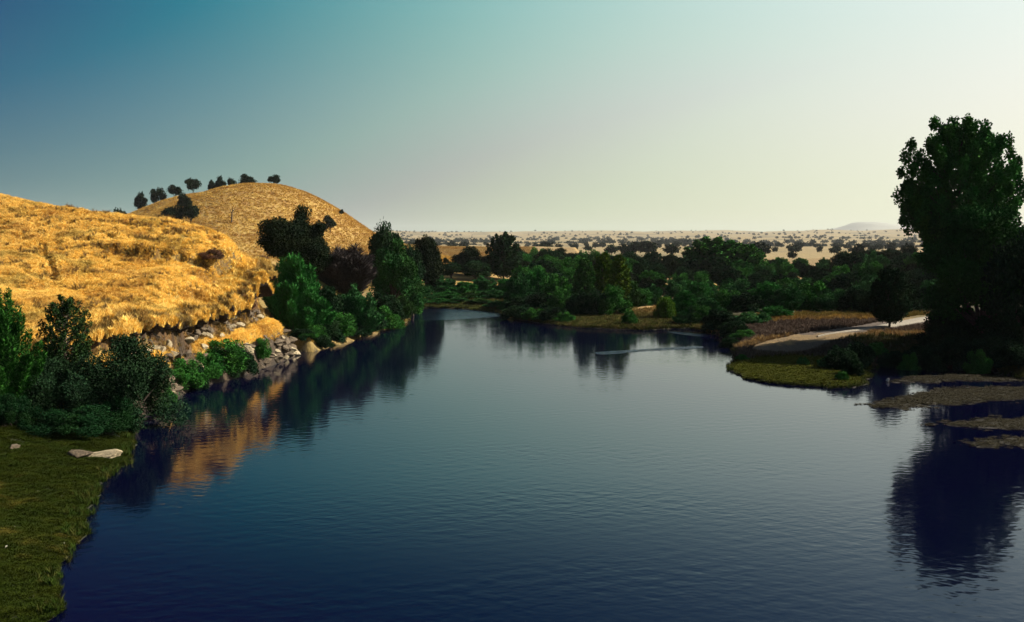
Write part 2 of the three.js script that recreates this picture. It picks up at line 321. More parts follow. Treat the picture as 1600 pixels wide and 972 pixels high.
{ // faint mountain behind the plain
  const xs = span(2200, 7600, 90), ds = span(10600, 14500, 200), g = new THREE.PlaneGeometry(1, 1, xs.length - 1, ds.length - 1), p = g.attributes.position, c = [];
  for (let j = 0; j < ds.length; j++) for (let i = 0; i < xs.length; i++) {
    const X = xs[i], D = ds[j];
    const y = 50 + 160 * dome(X, D, 4160, 12200, 290, 800) + 130 * dome(X, D, 4900, 12300, 430, 800) + 140 * dome(X, D, 6200, 12300, 540, 800) + 30 * fbm(X * 0.0022, D * 0.0022);
    p.setXYZ(j * xs.length + i, X, y, -D); c.push(0.30, 0.30, 0.26);
  }
  g.setAttribute('color', new THREE.Float32BufferAttribute(c, 3)); g.computeVertexNormals();
  setting(new THREE.Mesh(g, new THREE.MeshStandardMaterial({ vertexColors: true, roughness: 1, side: THREE.DoubleSide })), 'mountain');
}
{ // the slope's turf hanging over the undercut along its lip
  const pts = LIP.slice(2, 13).map(([x, d]) => new THREE.Vector3(x, 0, -d)), c = new THREE.CatmullRomCurve3(pts), N = 260, K = 9, pos = [], col = [], uv = [], idx = [];
  for (let i = 0; i <= N; i++) {
    const p = c.getPointAt(i / N), t = c.getTangentAt(i / N), ox = -t.z, oz = t.x, sgn = ox > 0 ? 1 : -1;
    const f = sstep(0, 0.08, i / N) * sstep(1, 0.9, i / N), out = f * (1.0 + 0.55 * n2(i * 0.13, 1) + 0.3 * n2(i * 0.45, 4)), drop = 0.12 + 0.2 * n2(i * 0.3, 9), thick = 0.3 + 0.18 * n2(i * 0.21, 12);
    const at = (w) => [p.x + ox * sgn * w, p.z + oz * sgn * w], h = (w) => { const [x, z] = at(w); return height(x, -z); };
    const y0 = h(-1.1), prof = [[-1.5, h(-1.5) - 0.04], [-1.0, y0 + 0.03], [-0.4, y0 - 0.1], [out * 0.55, y0 - 0.25 - drop], [out, y0 - 0.5 - drop * 1.6], [out * 1.04, y0 - 0.62 - drop * 1.6], [out * 0.9, y0 - 0.6 - drop - thick], [out * 0.2, y0 - 0.7 - thick], [-1.2, y0 - 0.9 - thick]];
    prof.forEach(([w, y], k) => {
      const j = 0.12 * n3(i * 0.35, k * 1.7, 3) * (k > 1 ? 1 : 0), [x, z] = at(w + j);
      pos.push(x, y + j * 0.8, z); uv.push(i * 0.05, k * 0.2);
      const g = cover(x, -z, 0.2, y); col.push(...(k < 5 ? mixc(g, RUST, 0.15 * k * (0.6 + 0.4 * n2(i * 0.4, k))) : SHADED_EARTH));
    });
    if (i < N) for (let k = 0; k < K - 1; k++) { const a = i * K + k; idx.push(a, a + 1, a + K, a + 1, a + K + 1, a + K); }
  }
  const g = new THREE.BufferGeometry(); g.setAttribute('position', new THREE.Float32BufferAttribute(pos, 3)); g.setAttribute('color', new THREE.Float32BufferAttribute(col, 3)); g.setAttribute('uv', new THREE.Float32BufferAttribute(uv, 2)); g.setIndex(idx); g.computeVertexNormals();
  const m = landMat.clone(); m.side = THREE.DoubleSide;
  overhang = setting(new THREE.Mesh(g, m), 'turf_overhang');
}
console.log('land');

// ------------------------------------------------------------------ the river
{
  const S = 1024, TILE = 30, data = new Float32Array(S * S * 4), r = rngOf(77), waves = [];
  for (let i = 0; i < 90; i++) { // ripples, mostly rolling along the river, as whole numbers of waves to the tile
    const len = 0.2 * Math.pow(6, r()), ang = (r() - 0.5) * 2.0 + (r() < 0.25 ? (r() - 0.5) * 2 : 0);
    const kx = Math.round(TILE / len * Math.sin(ang)), ky = Math.round(TILE / len * Math.cos(ang));
    if (!kx && !ky) continue;
    waves.push([kx, ky, r() * 6.283, 0.0002 * Math.pow(len, 0.7)]);
  }
  const h = new Float32Array(S * S);
  for (const [kx, ky, ph, a] of waves) {
    const cx = new Float32Array(S), sx = new Float32Array(S);
    for (let x = 0; x < S; x++) { cx[x] = Math.cos(2 * Math.PI * kx * x / S + ph); sx[x] = Math.sin(2 * Math.PI * kx * x / S + ph); }
    for (let y = 0; y < S; y++) { const c = Math.cos(2 * Math.PI * ky * y / S) * a, s = Math.sin(2 * Math.PI * ky * y / S) * a; for (let x = 0; x < S; x++) h[y * S + x] += cx[x] * c - sx[x] * s; }
  }
  for (let y = 0; y < S; y++) for (let x = 0; x < S; x++) { // gusts: calmer and livelier patches
    const u = x / S * 6.283, v = y / S * 6.283;
    const m = 0.75 + 0.25 * Math.sin(u + 2 * Math.sin(v)) * Math.cos(v * 2 + 1) + 0.2 * Math.sin(3 * v + Math.sin(2 * u));
    const val = 0.5 + h[y * S + x] * m / 0.08;
    data.fill(val, (y * S + x) * 4, (y * S + x) * 4 + 3); data[(y * S + x) * 4 + 3] = 1;
  }
  const t = new THREE.DataTexture(data, S, S, THREE.RGBAFormat, THREE.FloatType);
  t.wrapS = t.wrapT = THREE.RepeatWrapping; t.magFilter = THREE.LinearFilter; t.needsUpdate = true;
  const water = new THREE.MeshPhysicalMaterial({ color: new THREE.Color().setRGB(0.0008, 0.0012, 0.010), roughness: 0.065, ior: 1.333, specularColor: new THREE.Color(0.5, 0.85, 1), bumpMap: t, bumpScale: 0.08 });
  const g = new THREE.PlaneGeometry(200, 255, 40, 51); g.rotateX(-Math.PI / 2); g.translate(-50, 0, -87.5);
  const p = g.attributes.position, uv = g.attributes.uv;
  for (let i = 0; i < p.count; i++) uv.setXY(i, p.getX(i) / TILE, p.getZ(i) / TILE);
  setting(new THREE.Mesh(g, water), 'river');
  const lively = water.clone(); lively.bumpScale = 1.1; lively.roughness = 0.15;
  for (const poly of [[[636, 488], [680, 482.5], [740, 484.5], [792, 492], [750, 497], [700, 500], [668, 500], [640, 495]], [[930, 551], [1000, 546], [1095, 541], [1096, 544], [1010, 549], [940, 554]], [[1040, 518], [1080, 520], [1120, 525], [1100, 526], [1060, 522]]]) {
    const sh = new THREE.Shape(new THREE.CatmullRomCurve3(poly.map(([x, y]) => { const [X, D] = onPlane(x, y, 0); return new THREE.Vector3(X, D, 0); }), true).getPoints(60).map((v) => new THREE.Vector2(v.x, v.y)));
    const rg = new THREE.ShapeGeometry(sh); rg.rotateX(-Math.PI / 2); rg.translate(0, 0.005, 0);
    const q = rg.attributes.position; for (let i = 0; i < q.count; i++) rg.attributes.uv.setXY(i, q.getX(i) / TILE, q.getZ(i) / TILE);
    setting(new THREE.Mesh(rg, lively), 'water_riffle');
  }
}

// ------------------------------------------------------------------ growing plants
class Leaves { // folded leaf faces, four corners each
  constructor() { this.p = []; this.c = []; this.i = []; }
  leaf(x, y, z, dx, dy, dz, nx, ny, nz, len, wid, col) { // from a point along d, face n
    let sx = dy * nz - dz * ny, sy = dz * nx - dx * nz, sz = dx * ny - dy * nx; const q = 1 / (Math.hypot(sx, sy, sz) || 1); sx *= q; sy *= q; sz *= q;
    const b = this.p.length / 3, w = wid / 2, m = len * 0.45, f = wid * 0.18;
    this.p.push(x, y, z, x + dx * m + sx * w + nx * f, y + dy * m + sy * w + ny * f, z + dz * m + sz * w + nz * f, x + dx * len, y + dy * len, z + dz * len, x + dx * m - sx * w + nx * f, y + dy * m - sy * w + ny * f, z + dz * m - sz * w + nz * f);
    for (let k = 0; k < 4; k++) this.c.push(col[0], col[1], col[2]);
    this.i.push(b, b + 1, b + 2, b, b + 2, b + 3);
  }
  geometry() {
    const g = new THREE.BufferGeometry();
    g.setAttribute('position', new THREE.Float32BufferAttribute(this.p, 3)); g.setAttribute('color', new THREE.Float32BufferAttribute(this.c, 3)); g.setIndex(this.i);
    return g;
  }
}
function unit(r) { const z = 2 * r() - 1, a = r() * 6.283, s = Math.sqrt(1 - z * z); return [s * Math.cos(a), z, s * Math.sin(a)]; }
function fillClump(L, r, c, o) { // c: centre and radii, o: leaf size, tint, droop, how hollow
  const tone = 0.8 + 0.4 * r(), warm = (r() - 0.5) * 0.3;
  for (let k = 0; k < c.n; k++) {
    const u = unit(r), rad = Math.pow(r(), o.hollow ?? 0.45);
    const lump = 1 + 0.28 * n3(c.x + u[0] * 1.7, c.y + u[1] * 1.7, c.z + u[2] * 1.7);
    const x = c.x + u[0] * c.rx * rad * lump, y = c.y + u[1] * c.ry * rad * lump, z = c.z + u[2] * c.rz * rad * lump;
    if (y < (o.floor ?? 0.05)) continue;
    const a = unit(r), n = [u[0] * 0.5 + a[0] * 0.9, u[1] * 0.5 + a[1] * 0.9 + 0.35, u[2] * 0.5 + a[2] * 0.9], q = 1 / Math.hypot(...n);
    const b = unit(r), d = [u[0] * 0.6 + b[0] * (o.loose ?? 0.9), u[1] * 0.6 + b[1] * (o.loose ?? 0.9) + (o.rise ?? 0), u[2] * 0.6 + b[2] * (o.loose ?? 0.9)], e = 1 / Math.hypot(...d);
    const v = tone * (0.72 + 0.56 * r()), s = 0.7 + 0.6 * r();
    L.leaf(x, y, z, d[0] * e, d[1] * e, d[2] * e, n[0] * q, n[1] * q, n[2] * q, o.len * s, o.wid * s, [o.tint[0] * v * (1 + warm), o.tint[1] * v, o.tint[2] * v * (1 - warm)]);
  }
}
function limb(points, r0, r1, sides = 6) { // tapered, bent tube
  const curve = new THREE.CatmullRomCurve3(points.map((p) => new THREE.Vector3(...p))), n = Math.max(4, points.length * 3), g = new THREE.TubeGeometry(curve, n, 1, sides, false), p = g.attributes.position, v = new THREE.Vector3(), c = new THREE.Vector3();
  for (let i = 0; i <= n; i++) { curve.getPointAt(i / n, c); const w = lerp(r0, r1, Math.pow(i / n, 0.8)); for (let k = 0; k <= sides; k++) { const j = i * (sides + 1) + k; v.fromBufferAttribute(p, j).sub(c).multiplyScalar(w * (0.9 + 0.2 * n3(c.x * 2, c.y * 2, k))).add(c); p.setXYZ(j, v.x, v.y, v.z); } }
  g.computeVertexNormals();
  return g;
}
const barkTint = grain(128, 9, (u, v, t, r) => { const k = 190 + 50 * t(u, v, 20) + 50 * (r() - 0.5); return [k, k * 0.97, k * 0.93]; }); barkTint.colorSpace = THREE.SRGBColorSpace;
const bark = new THREE.MeshStandardMaterial({ color: new THREE.Color().setRGB(0.075, 0.055, 0.042), map: barkTint, roughness: 0.95 });
const paleBark = new THREE.MeshStandardMaterial({ color: new THREE.Color().setRGB(0.2, 0.16, 0.12), map: barkTint, roughness: 0.95 });
const leafMat = new THREE.MeshPhysicalMaterial({ vertexColors: true, roughness: 0.8, specularIntensity: 0.04, side: THREE.DoubleSide });
const twigMat = new THREE.MeshStandardMaterial({ vertexColors: true, roughness: 1, side: THREE.DoubleSide });

// Each maker returns { wood, crown, h, w }: geometries of a plant standing at the origin, its height and width in metres
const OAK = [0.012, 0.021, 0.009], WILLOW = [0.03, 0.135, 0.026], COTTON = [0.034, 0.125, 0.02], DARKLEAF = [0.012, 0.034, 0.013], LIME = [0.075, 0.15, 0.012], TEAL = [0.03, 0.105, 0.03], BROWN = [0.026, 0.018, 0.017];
function makeOak(seed, h, w, leaves, len, tint, low = 0.22, count = 30) {
  const r = rngOf(seed), L = new Leaves(), wood = [], cl = [], cy = h * (1 + low) / 2, ry = h * (1 - low) / 2, lean = (r() - 0.5) * 0.12 * h;
  const n = count + Math.floor(r() * 8), fork = [lean * 0.5, h * (low + 0.1), (r() - 0.5) * 0.1 * h];
  wood.push(limb([[0, -0.4, 0], [lean * 0.2, h * low * 0.6, 0], fork], h * 0.045, h * 0.028, 8));
  const lobe = Array.from({ length: 5 }, () => [r() * 6.283, 0.75 + 0.4 * r()]);
  for (let k = 0; k < n; k++) {
    const a = r() * 6.283, el = Math.asin(lerp(-0.65, 0.98, r())), rr = 0.45 + 0.5 * Math.sqrt(r());
    let f = 0.86; for (const [la, ls] of lobe) f += 0.16 * (ls - 0.9) * Math.cos(a - la) * 3;
    const cr = w * (0.10 + 0.075 * r()) * (count < 20 ? 0.85 + 0.5 * r() : 1);
    const x = Math.cos(a) * Math.cos(el) * (w / 2 - cr * 0.7) * rr * f, z = Math.sin(a) * Math.cos(el) * (w / 2 - cr * 0.7) * rr * f, y = cy + Math.sin(el) * (ry - cr * 0.6) * rr * (0.9 + 0.25 * r());
    cl.push({ x: x + lean, y: Math.min(y, h - cr * 0.7), z, rx: cr * 1.15, ry: cr * 0.8, rz: cr * 1.15, n: Math.floor(leaves / n * (0.7 + 0.6 * r())) });
    if (k % 2 === 0) wood.push(limb([fork, [lerp(fork[0], x, 0.5), lerp(fork[1], y, 0.45) + 0.04 * h * r(), lerp(fork[2], z, 0.5)], [x + lean, y, z]], h * 0.02, h * 0.005, 5));
  }
  for (const c of cl) fillClump(L, r, c, { len, wid: len * 0.62, tint, hollow: 0.4 });
  return { wood: mergeGeometries(wood), crown: L.geometry(), h, w };
}
function makeBush(seed, h, w, leaves, len, tint, slim = 0.55, rise = 0.3) { // many stems, leafy to the ground
  const r = rngOf(seed), L = new Leaves(), wood = [], n = 34;
  for (let k = 0; k < n; k++) {
    const a = r() * 6.283, t = Math.pow(r(), 0.75), R = w / 2 * Math.sqrt(r()) * 0.85;
    const top = h * (1 - 0.75 * Math.pow(R / (w / 2), 2.2)) * (0.82 + 0.2 * r()), cr = w * (0.09 + 0.06 * r()), y = clamp(top * lerp(0.18, 0.93, t), cr * 0.4, h - cr * 0.6);
    const x = Math.cos(a) * R, z = Math.sin(a) * R;
    fillClump(L, r, { x, y, z, rx: cr, ry: cr * lerp(0.8, 1.5, r()), rz: cr, n: Math.floor(leaves / n * (0.7 + 0.6 * r())) }, { len, wid: len * slim, tint, rise, hollow: 0.5 });
    if (k % 3 === 0) wood.push(limb([[x * 0.12, -0.2, z * 0.12], [x * 0.5, y * 0.5, z * 0.5], [x, y, z]], h * 0.012 + 0.01, 0.012, 5));
  }
  return { wood: mergeGeometries(wood), crown: L.geometry(), h, w };
}
function makeWillow(seed, h, w, leaves, len, tint, bare = 0) { // wands fanning up and out, narrow leaves along them
  const r = rngOf(seed), L = new Leaves(), wood = [], n = 46;
  for (let k = 0; k < n; k++) {
    const a = r() * 6.283, R = w / 2 * Math.pow(r(), 0.6), top = h * (1 - 0.62 * Math.pow(R / (w / 2), 2)) * (0.8 + 0.22 * r());
    const x1 = Math.cos(a) * R, z1 = Math.sin(a) * R, x0 = x1 * 0.25, z0 = z1 * 0.25, m = Math.floor(leaves / n);
    const tone = 0.8 + 0.4 * r();
    for (let i = 0; i < m; i++) {
      const t = lerp(0.12, 1, Math.pow(r(), 0.7)), b = Math.pow(t, 1.3), sp = lerp(w * 0.08, w * 0.028, t * t), u = unit(r);
      const x = lerp(x0, x1, b) + u[0] * sp, z = lerp(z0, z1, b) + u[2] * sp, y = top * t + u[1] * sp * 1.2;
      if (y < 0.05) continue;
      const q = unit(r), d = [q[0] * 0.7 + u[0] * 0.5 + x1 / w * 0.4, q[1] * 0.5 + 0.75, q[2] * 0.7 + u[2] * 0.5 + z1 / w * 0.4], e = 1 / Math.hypot(...d), nn = unit(r), v = tone * (0.7 + 0.6 * r()), s = 0.7 + 0.6 * r();
      L.leaf(x, y, z, d[0] * e, d[1] * e, d[2] * e, ...nn, len * s, len * (bare ? 0.09 : 0.3) * s, [tint[0] * v, tint[1] * v, tint[2] * v]);
    }
    if (k % 2 === 0) wood.push(limb([[x0, -0.2, z0], [lerp(x0, x1, 0.4), top * 0.5, lerp(z0, z1, 0.4)], [x1, top * 0.94, z1]], 0.02 + h * 0.008, 0.012, 5));
  }
  return { wood: mergeGeometries(wood), crown: L.geometry(), h, w };
}
function makeCottonwood(seed, h, w, leaves, len, tint, low = 0.2) { // limbs fanning up and out, separate leafy plumes with sky between them
  const r = rngOf(seed), L = new Leaves(), wood = [], n = 84, list = [], cy = h * (low + 0.36 * (1 - low)), up = h - cy, dn = cy - h * low;
  const lean = (t) => [0.25 * Math.sin(t * 3) * t, h * t, 0.2 * Math.sin(t * 4 + 1) * t];
  wood.push(limb([[0, -0.5, 0], lean(0.25), lean(0.5), lean(0.75), lean(0.9)], h * 0.02 + 0.1, 0.05, 8));
  for (let k = 0; k < n; k++) {
    const sy = lerp(-0.85, 1, (k + 0.5) / n), a = k * 2.39996 + r() * 0.5, q = 0.88 + 0.15 * r(), c0 = Math.sqrt(1 - sy * sy);
    const x = Math.cos(a) * c0 * w / 2 * q, z = Math.sin(a) * c0 * w / 2 * q, y = cy + sy * (sy > 0 ? up : dn) * q;
    const p0 = lean(clamp((y - (0.35 + 0.5 * c0) * w * 0.42) / h, low * 0.7, 0.86));
    wood.push(limb([p0, [lerp(p0[0], x, 0.55), lerp(p0[1], y, 0.42), lerp(p0[2], z, 0.55)], [x, y, z]], 0.03 + w * 0.007, 0.012, 5));
    for (let i = 0; i < 4; i++) { const s = lerp(0.5, 1, i / 3), u = unit(r), c = w * lerp(0.072, 0.04, s) * (0.75 + 0.55 * r()); list.push({ x: lerp(p0[0], x, s) + u[0] * c * 0.7, y: lerp(p0[1], y, Math.pow(s, 1.25)) + u[1] * c * 0.7, z: lerp(p0[2], z, s) + u[2] * c * 0.7, rx: c * 0.9, ry: c * 1.3, rz: c * 0.9 }); }
  }
  for (const c of list) { c.n = Math.floor(leaves / list.length * (0.6 + 0.8 * r())); fillClump(L, r, c, { len, wid: len * 0.8, tint, rise: 0.15, hollow: 0.5, floor: h * low * 0.4 }); }
  return { wood: mergeGeometries(wood), crown: L.geometry(), h, w };
}

let spin = 0;
function plant(kind, name, label, category, X, D, { h, w, turn, group, trunk = 'trunk', mat = leafMat, woodMat = bark, sink = 0.05, tilt = 0 }) {
  const o = new THREE.Group();
  const c = new THREE.Mesh(kind.crown, mat), t = new THREE.Mesh(kind.wood, woodMat);
  c.name = 'crown'; t.name = trunk; c.userData.kind = 'stuff';
  for (const m of [c, t]) { m.castShadow = m.receiveShadow = true; o.add(m); }
  o.name = numbered(name);
  o.position.set(X, ground(X, D) - sink, -D);
  o.scale.set((w ?? kind.w) / kind.w, (h ?? kind.h) / kind.h, (w ?? kind.w) / kind.w);
  o.rotation.set(0, turn ?? (spin += 2.399), tilt);
  tag(o, label, category, group);
  scene.add(o);
  return o;
}
// stand a plant so that its top reaches pixel row pyTop at distance D, centred on pixel column px, pw pixels wide
function stand(kind, name, label, category, px, pyTop, pw, D, extra = {}) {
  const X = xAt(px, D), base = ground(X, D);
  return plant(kind, name, label, category, X, D, { h: Math.max(0.6, yAt(pyTop, D) - base + 0.05), w: pw / F * D, ...extra });
}

const oaks = [makeOak(1, 9, 10, 24000, 0.34, OAK, 0.06), makeOak(2, 9, 9, 22000, 0.34, OAK, 0.04), makeOak(3, 8, 9, 22000, 0.34, DARKLEAF, 0.06)];
const hillOaks = [makeOak(21, 7, 8, 3600, 0.5, OAK, 0.06, 11), makeOak(22, 7, 8, 3600, 0.5, OAK, 0.02, 12), makeOak(23, 6.5, 8, 3600, 0.5, OAK, 0.08, 10), makeOak(24, 7, 7.5, 3600, 0.5, OAK, 0.03, 13)];
const farOaks = [makeOak(31, 7, 8, 420, 1.5, OAK, 0.1), makeOak(32, 7, 9, 420, 1.5, OAK, 0.05)];
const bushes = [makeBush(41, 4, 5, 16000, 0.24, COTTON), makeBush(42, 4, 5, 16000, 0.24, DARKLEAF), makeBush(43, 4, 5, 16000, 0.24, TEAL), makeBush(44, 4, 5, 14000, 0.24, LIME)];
const willows = [makeWillow(51, 5, 5.5, 22000, 0.34, WILLOW), makeWillow(52, 5, 5.5, 22000, 0.34, TEAL), makeWillow(53, 5, 5, 20000, 0.34, [0.034, 0.085, 0.02])];
const bareWillow = makeWillow(54, 8, 7, 34000, 0.9, BROWN, 1);
const nearWillow = makeWillow(55, 7, 5, 52000, 0.2, [0.022, 0.085, 0.012]);
const nearBush = [makeBush(56, 3, 4, 34000, 0.12, [0.008, 0.03, 0.009], 0.5), makeBush(57, 4.5, 5, 40000, 0.12, [0.014, 0.034, 0.014], 0.5)];
const nearTree = makeCottonwood(58, 6.5, 3.4, 15000, 0.13, [0.02, 0.045, 0.012], 0.3);
const cottonwood = makeCottonwood(61, 19.5, 11.8, 84000, 0.26, COTTON, 0.47);
const roundTree = makeOak(62, 12, 11, 60000, 0.24, [0.018, 0.075, 0.012], 0.05);
const poplars = [makeCottonwood(63, 8, 2.6, 12000, 0.24, [0.075, 0.13, 0.012], 0.1), makeCottonwood(64, 8, 3, 12000, 0.24, [0.035, 0.1, 0.02], 0.1)];
const broad = [makeCottonwood(65, 9, 7, 22000, 0.32, COTTON, 0.12), makeCottonwood(66, 9, 7, 22000, 0.32, DARKLEAF, 0.15)];
const greenOak = makeOak(67, 9, 8, 26000, 0.3, [0.022, 0.075, 0.016], 0.03);
console.log('plants made');

// ------------------------------------------------------------------ left bank
stand(nearWillow, 'willow_shrub', 'tall bright green feathery willow at the left end of the bank thicket', 'shrub', -5, 446, 135, 51.5, { trunk: 'stems' });
stand(nearTree, 'sapling', 'slender leggy sapling with pale stem rising above the dark thicket', 'tree', 98, 462, 80, 55.5, { woodMat: paleBark });
stand(nearBush[1], 'shrub', 'wide black-green shrub leaning over the bank beside the slender sapling', 'shrub', 186, 508, 190, 55, { trunk: 'stems', tilt: -0.08 });
stand(nearBush[1], 'shrub', 'dark shrub filling the thicket under the slender sapling', 'shrub', 90, 545, 150, 53.5, { trunk: 'stems' });
stand(nearBush[1], 'shrub', 'dark low shrub behind the feathery willow', 'shrub', 30, 560, 110, 52.5, { trunk: 'stems' });
stand(nearBush[0], 'shrub', 'low blue-green leafy shrub at the edge of the grass bank', 'shrub', 105, 632, 150, 50.2, { trunk: 'stems' });
stand(nearBush[0], 'shrub', 'small green shrub at the foot of the feathery willow', 'shrub', 12, 612, 80, 50, { trunk: 'stems' });
stand(nearBush[0], 'shrub', 'sprawling green shrub with branches reaching toward the water', 'shrub', 172, 612, 80, 52.5, { trunk: 'stems', tilt: -0.12 });
const wet = 'green bushes along the foot of the rocky bank';
for (const [px, top, pw, D, k] of [[282, 564, 70, 68.6, 0], [268, 580, 50, 67.2, 0], [318, 556, 56, 72.4, 0], [345, 534, 84, 74.6, 0], [370, 548, 60, 76.3, 1], [255, 604, 34, 64.2, 0], [246, 628, 26, 62.2, 0], [222, 585, 52, 61.5, 1], [405, 532, 34, 82, 0], [300, 575, 44, 70, 1]])
  stand(bushes[k], 'bank_bush', 'dark green bush rooted in the rocky bank just above the water', 'bush', px, top - 4, pw, D - 0.8, { group: wet, trunk: 'stems' });
stand(willows[0], 'willow_shrub', 'large bright green willow shrub at the tip of the rocky bank', 'shrub', 458, 398, 104, 98, { trunk: 'stems' });
stand(willows[0], 'willow_shrub', 'green willow shrub sloping to the water beside the large bright one', 'shrub', 482, 446, 84, 97.5, { trunk: 'stems' });
stand(oaks[0], 'oak_tree', 'huge nearly black oak crowning the shoulder of the dry slope', 'tree', 440, 334, 104, 118, {});
stand(oaks[1], 'oak_tree', 'black oak with a narrow raised top behind the huge oak', 'tree', 480, 320, 66, 124, {});
stand(oaks[1], 'oak_tree', 'low black oak under the huge oak beside the bare shrub', 'tree', 490, 372, 70, 117, {});
stand(bareWillow, 'bare_shrub', 'leafless purple-brown shrub below the black oaks', 'shrub', 540, 384, 104, 119, { trunk: 'stems', mat: twigMat });
stand(willows[1], 'willow_shrub', 'dull green willow shrub in front of the leafless shrub', 'shrub', 556, 448, 84, 106, { trunk: 'stems' });
stand(oaks[2], 'oak_tree', 'dark oak with broad flat top at the foot of the golden hill', 'tree', 600, 350, 76, 152, {});
stand(greenOak, 'cottonwood_tree', 'mid green cottonwood in front of the flat-topped dark oak', 'tree', 614, 376, 84, 134, {});
stand(greenOak, 'cottonwood_tree', 'lower green cottonwood hanging over the water under the flat-topped oak', 'tree', 645, 420, 56, 138, {});
stand(oaks[0], 'oak_tree', 'dark oak leaning out over the golden knoll', 'tree', 664, 361, 56, 172, {});
stand(oaks[2], 'oak_tree', 'dark oak filling the gap between flat-topped oak and knoll', 'tree', 640, 384, 60, 160, {});
stand(oaks[1], 'oak_tree', 'low part-shaded oak at the base of the golden knoll', 'tree', 678, 392, 36, 174, {});
for (const [px, top, pw, D, k] of [[602, 455, 60, 122, 1], [628, 462, 44, 130, 2], [575, 490, 60, 112, 1], [640, 440, 40, 142, 0], [612, 492, 40, 118, 0], [500, 490, 70, 98.5, 1], [525, 488, 70, 102, 0], [545, 500, 60, 105, 1], [560, 470, 70, 109, 1], [590, 478, 60, 116, 0], [474, 505, 44, 95.6, 0], [470, 512, 40, 93.6, 1], [478, 520, 36, 93.9, 0], [500, 520, 40, 95.6, 1], [488, 508, 50, 96.2, 0], [512, 512, 54, 98, 1], [505, 440, 60, 104, 1], [530, 455, 70, 108, 1]])
  stand(k === 2 ? willows[2] : bushes[k], 'bank_bush', 'green bush overhanging the river between willow and flat-topped oak', 'bush', px, top, pw, D, { group: 'bushes overhanging the river bend', trunk: 'stems' });

const dryBush = makeBush(71, 2, 3, 12000, 0.16, [0.10, 0.045, 0.02], 0.3, 0.4);
for (const [px, py, pw, D0, hh, l] of [[376, 492, 46, 60, 1.9, 'brown dry shrub on the lip above the terrace'], [408, 425, 26, 60, 1.3, 'small brown dry shrub on the broken end of the slope'], [330, 408, 40, 60, 0.9, 'low brown shrub at the broken step across the slope']]) {
  const [X, D] = hit(px, py, D0, 110); plant(dryBush, 'dry_shrub', l, 'shrub', X, D, { h: hh, w: pw / F * D, trunk: 'stems', mat: twigMat });
}
// hilltop oaks
const crest = 'small oaks along the crest of the golden hill';
for (const [px, top, pw, D, k] of [[221, 299, 22, 474, 0], [248, 287, 27, 472, 1], [275, 289, 24, 472, 3], [303, 276, 25, 470, 2], [333, 281, 15, 452, 3], [346, 274, 20, 450, 0], [364, 275, 18, 446, 2], [388, 272, 27, 440, 3], [430, 270, 24, 424, 1]])
  stand(hillOaks[k], 'oak_tree', 'small round dark oak standing against the sky on the hill crest', 'tree', px, top, pw * 1.08, D, { group: crest });
for (const [px, top, pw, D, k] of [[338, 289, 24, 438, 1], [290, 301, 30, 361, 0], [272, 314, 40, 341, 1], [298, 315, 34, 341, 3]])
  stand(hillOaks[k], 'oak_tree', 'dark oak clumped in the gully of the golden hill', 'tree', px, top, pw, D, { group: 'oaks in the gully of the golden hill' });
stand(hillOaks[1], 'oak_tree', 'low spreading oak showing over the near dry ridge', 'tree', 187, 317, 34, 330, {});
stand(hillOaks[1], 'oak_tree', 'tiny oak top peeping over the near dry ridge', 'tree', 97, 320, 15, 300, {});
stand(hillOaks[0], 'oak_tree', 'lone small oak on the right flank of the golden hill', 'tree', 516, 335, 27, hit(516, 364, 250, 600)[1], {});
stand(hillOaks[3], 'oak_tree', 'tiny oak on the steep skyline of the golden hill', 'tree', 534, 327, 9, 425, {});
{ // dead snag
  const X = xAt(362, 345), D = 345, o = new THREE.Group(), b = ground(X, D);
  const t = new THREE.Mesh(limb([[0, -0.3, 0], [0.15, 1.6, 0], [0.3, 3, 0.1], [0.55, 4.3, 0]], 0.28, 0.07, 7), bark); t.name = 'trunk'; o.add(t);
  for (const pts of [[[0.1, 1.2, 0], [-0.5, 1.7, 0.1], [-0.8, 1.5, 0]], [[0.25, 2.4, 0], [-0.2, 3.1, 0], [-0.3, 3.6, 0.1]], [[0.3, 3, 0.1], [0.9, 3.5, 0], [1.0, 4, 0]]]) { const m = new THREE.Mesh(limb(pts, 0.13, 0.04, 5), bark); m.name = 'branch'; o.add(m); }
  o.position.set(X, b, -D); o.scale.setScalar(1.3); o.name = numbered('dead_tree'); tag(o, 'bare dead snag standing alone on the golden hillside', 'tree'); scene.add(o);
}

// ------------------------------------------------------------------ far bank, centre
for (const [px, top, pw, D, k] of [[728, 384, 62, 225, 1], [760, 396, 60, 228, 0], [705, 410, 46, 215, 2], [742, 408, 60, 215, 2], [812, 398, 60, 226, 1]])
  stand(oaks[k], 'oak_tree', 'rounded black-green oak in the row beyond the river bend', 'tree', px, top, pw, D, { group: 'dark oaks beyond the river bend' });
stand(broad[1], 'cottonwood_tree', 'tall dark tree with pointed tufts rising above the black oaks', 'tree', 787, 365, 58, 222, {});
stand(hillOaks[0], 'oak_tree', 'little oak standing on the golden knoll', 'tree', 697, 402, 14, 240, {});
const bend = 'willow shrubs along the far side of the river bend';
for (const [px, top, pw, D, k] of [[660, 446, 50, 166, 1], [690, 432, 60, 172, 1], [725, 440, 60, 170, 0], [755, 432, 60, 174, 1], [790, 436, 56, 168, 0], [700, 455, 50, 164, 0], [735, 455, 44, 164, 2], [770, 452, 60, 163, 1], [674, 462, 30, 162, 1], [655, 466, 40, 158.5, 1], [688, 466, 44, 158.5, 0], [716, 464, 44, 158, 1], [748, 466, 44, 156, 2], [776, 470, 44, 150, 1], [793, 468, 40, 145, 0]])
  stand(willows[k], 'willow_shrub', 'grey-green willow shrub on the far side of the river bend', 'shrub', px, top, pw, D, { group: bend, trunk: 'stems' });
